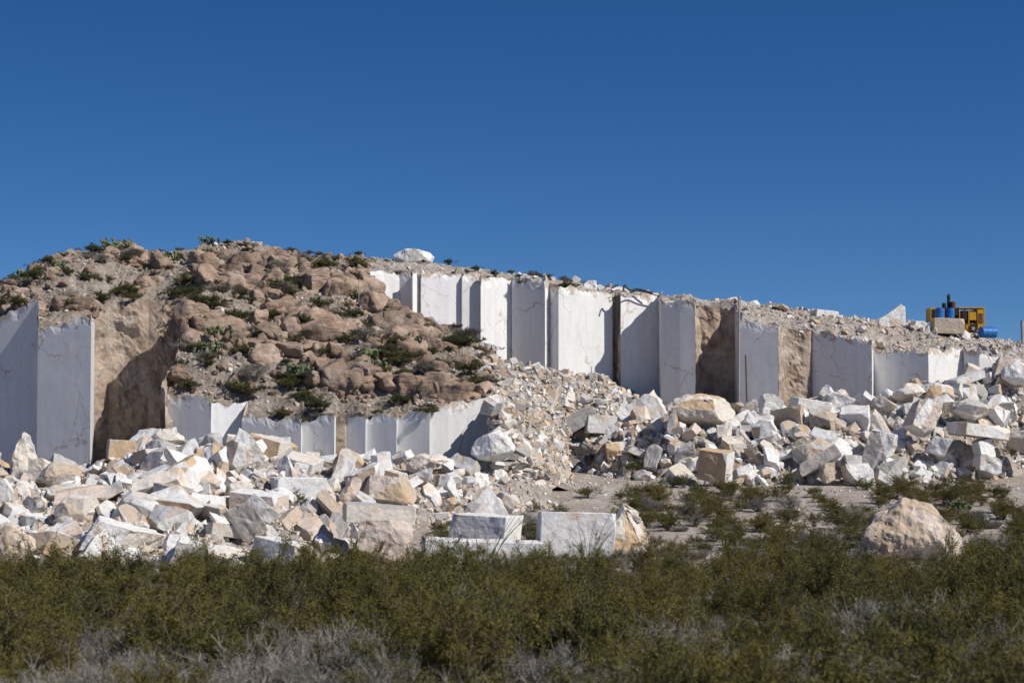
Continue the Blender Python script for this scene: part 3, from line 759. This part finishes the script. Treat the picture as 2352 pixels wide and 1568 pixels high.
box('radiator',(-.35,.1,1.0),(.7,.9,1.0),M_BLK,mach)
cyl('exhaust_stack',(-.42,-.1,1.85),.10,.85,M_BLK,mach)
cyl('exhaust_cap',(-.40,-.1,2.3),.06,.14,M_RUST,mach,(0,.4,0))
cyl('air_filter',(-.18,-.2,1.65),.17,.45,M_RUST,mach)
cyl('air_cleaner',(-.72,-.2,1.62),.13,.35,M_BLK,mach)
box('valve_block',(-.1,-.45,1.2),(.35,.3,.4),M_BLK,mach)
cyl('wheel',(.9,-.68,.22),.26,.16,M_BLK,mach,(math.pi/2,0,0)); cyl('wheel_hub',(.9,-.78,.22),.11,.04,M_GREY,mach,(math.pi/2,0,0))
feature('stone_plinth',2140,2214,730,768,119.6,'block',4,0,0,TAN,ORANGE,.2,.5,77)
for i,(px,r) in enumerate(((2160,719),(2184,719))):
    x,yy,z=P(px,r,119.7)
    o=cyl('blue_drum',(x,yy,z),.26,.6,M_BLUE,None,ribs=2)
    cyl('lid',(0,0,.31),.2,.02,M_BLK,o)
x,yy,z=P(2270,763,118.2)
tank=cyl('blue_tank',(x,yy,max(surf(x,yy)+.30,z)),.33,.95,M_BLUE,None,(0,math.pi/2,.35),ribs=2)
cyl('valve',(0.3,0,0),.04,.12,M_GREY,tank,(0,math.pi/2,0))
def rod(name, a, b, r, mat):
    a=Vector(a); b=Vector(b); d=b-a
    o=cyl(name,tuple((a+b)/2),r,d.length,mat,None); o.rotation_euler=d.to_track_quat('Z','Y').to_euler(); return o, d.length
p1,pl=rod('water_pipe',P(1697,960,113.2),P(1699,683,113.3),.05,M_GREY)
cyl('pipe_cap',(0,0,pl/2),.10,.14,M_GREY,p1)
rod('drill_rod',P(1716,955,112.8),P(1713,815,112.9),.045,M_RUST)
rod('fence_post',P(2350,790,119),P(2349,735,119),.09,M_GREY)
rod('marker_stake',P(823,700,109.6),P(824,640,109.7),.025,M_GREY)
def hose(name, pts, r, mat):
    cu=bpy.data.curves.new(name,'CURVE'); cu.dimensions='3D'; cu.bevel_depth=r; cu.bevel_resolution=2
    sp=cu.splines.new('NURBS'); sp.points.add(len(pts)-1); sp.use_endpoint_u=True; sp.order_u=3
    for q,p in zip(sp.points,pts): q.co=(*p,1)
    cu.materials.append(mat); obj(name,cu)
hose('rubber_hose',[P(1432,668,117.9),P(1434,650,118),P(1440,662,118.1),P(1452,668,118.3),P(1462,662,118.4),P(1478,666,118.5),P(1500,672,118.6)],.05,M_BLK)
hose('rubber_hose',[P(1448,672,118.0),P(1460,665,118.2),P(1490,672,118.4),P(1515,680,118.8)],.04,M_BLK)
hose('cable',[P(1688,698,116.5),P(1640,706,116.6),P(1600,693,116.2),P(1555,689,115.6),P(1520,676,116.2)],.025,M_GREY)

# ------------------------------------------------------------------ light, sky, camera
s = Vector((0.66, -0.37, 0.68)).normalized()
sun = bpy.data.lights.new('sun', 'SUN'); sun.energy = 5.0; sun.angle = math.radians(0.53); sun.color = (1.0, 0.95, 0.875)
so = bpy.data.objects.new('sun', sun); link(so); so.location = (60, -30, 80)
so.rotation_euler = s.to_track_quat('Z', 'Y').to_euler()
w = bpy.data.worlds.new('World'); scene.world = w; w.use_nodes = True
nt = w.node_tree; bg = nt.nodes['Background']
sky = nt.nodes.new('ShaderNodeTexSky'); sky.sky_type = 'NISHITA'; sky.sun_disc = False
sky.sun_elevation = math.asin(s.z); sky.sun_rotation = math.atan2(s.x, s.y)
sky.altitude = 1500; sky.air_density = 1.0; sky.dust_density = 0.0; sky.ozone_density = 3.0
tc = nt.nodes.new('ShaderNodeTexCoord')
mp = nt.nodes.new('ShaderNodeVectorMath'); mp.operation = 'MULTIPLY_ADD'; mp.inputs[1].default_value = (1, 1, 1.5); mp.inputs[2].default_value = (0, 0, 0.07)
nt.links.new(tc.outputs['Generated'], mp.inputs[0])
nt.links.new(mp.outputs[0], sky.inputs['Vector'])
hsv = nt.nodes.new('ShaderNodeHueSaturation'); hsv.inputs['Saturation'].default_value = 1.32; hsv.inputs['Value'].default_value = 1.0; hsv.inputs['Hue'].default_value = 0.507
nt.links.new(sky.outputs[0], hsv.inputs['Color'])
nt.links.new(hsv.outputs[0], bg.inputs['Color']); bg.inputs['Strength'].default_value = 0.085
cam = bpy.data.cameras.new('camera'); cam.lens = 70; cam.sensor_width = 36; cam.clip_end = 12000; cam.clip_start = 0.5
cam.dof.use_dof = True; cam.dof.focus_distance = 105; cam.dof.aperture_fstop = 1.4
co = bpy.data.objects.new('camera', cam); link(co); co.location = (0, 0, EYE)
co.rotation_euler = (math.radians(90)+math.atan(216/F), 0, 0)
scene.camera = co
scene.view_settings.view_transform = 'Standard'; scene.view_settings.look = 'None'; scene.view_settings.exposure = 0
print('bushes', cnt)
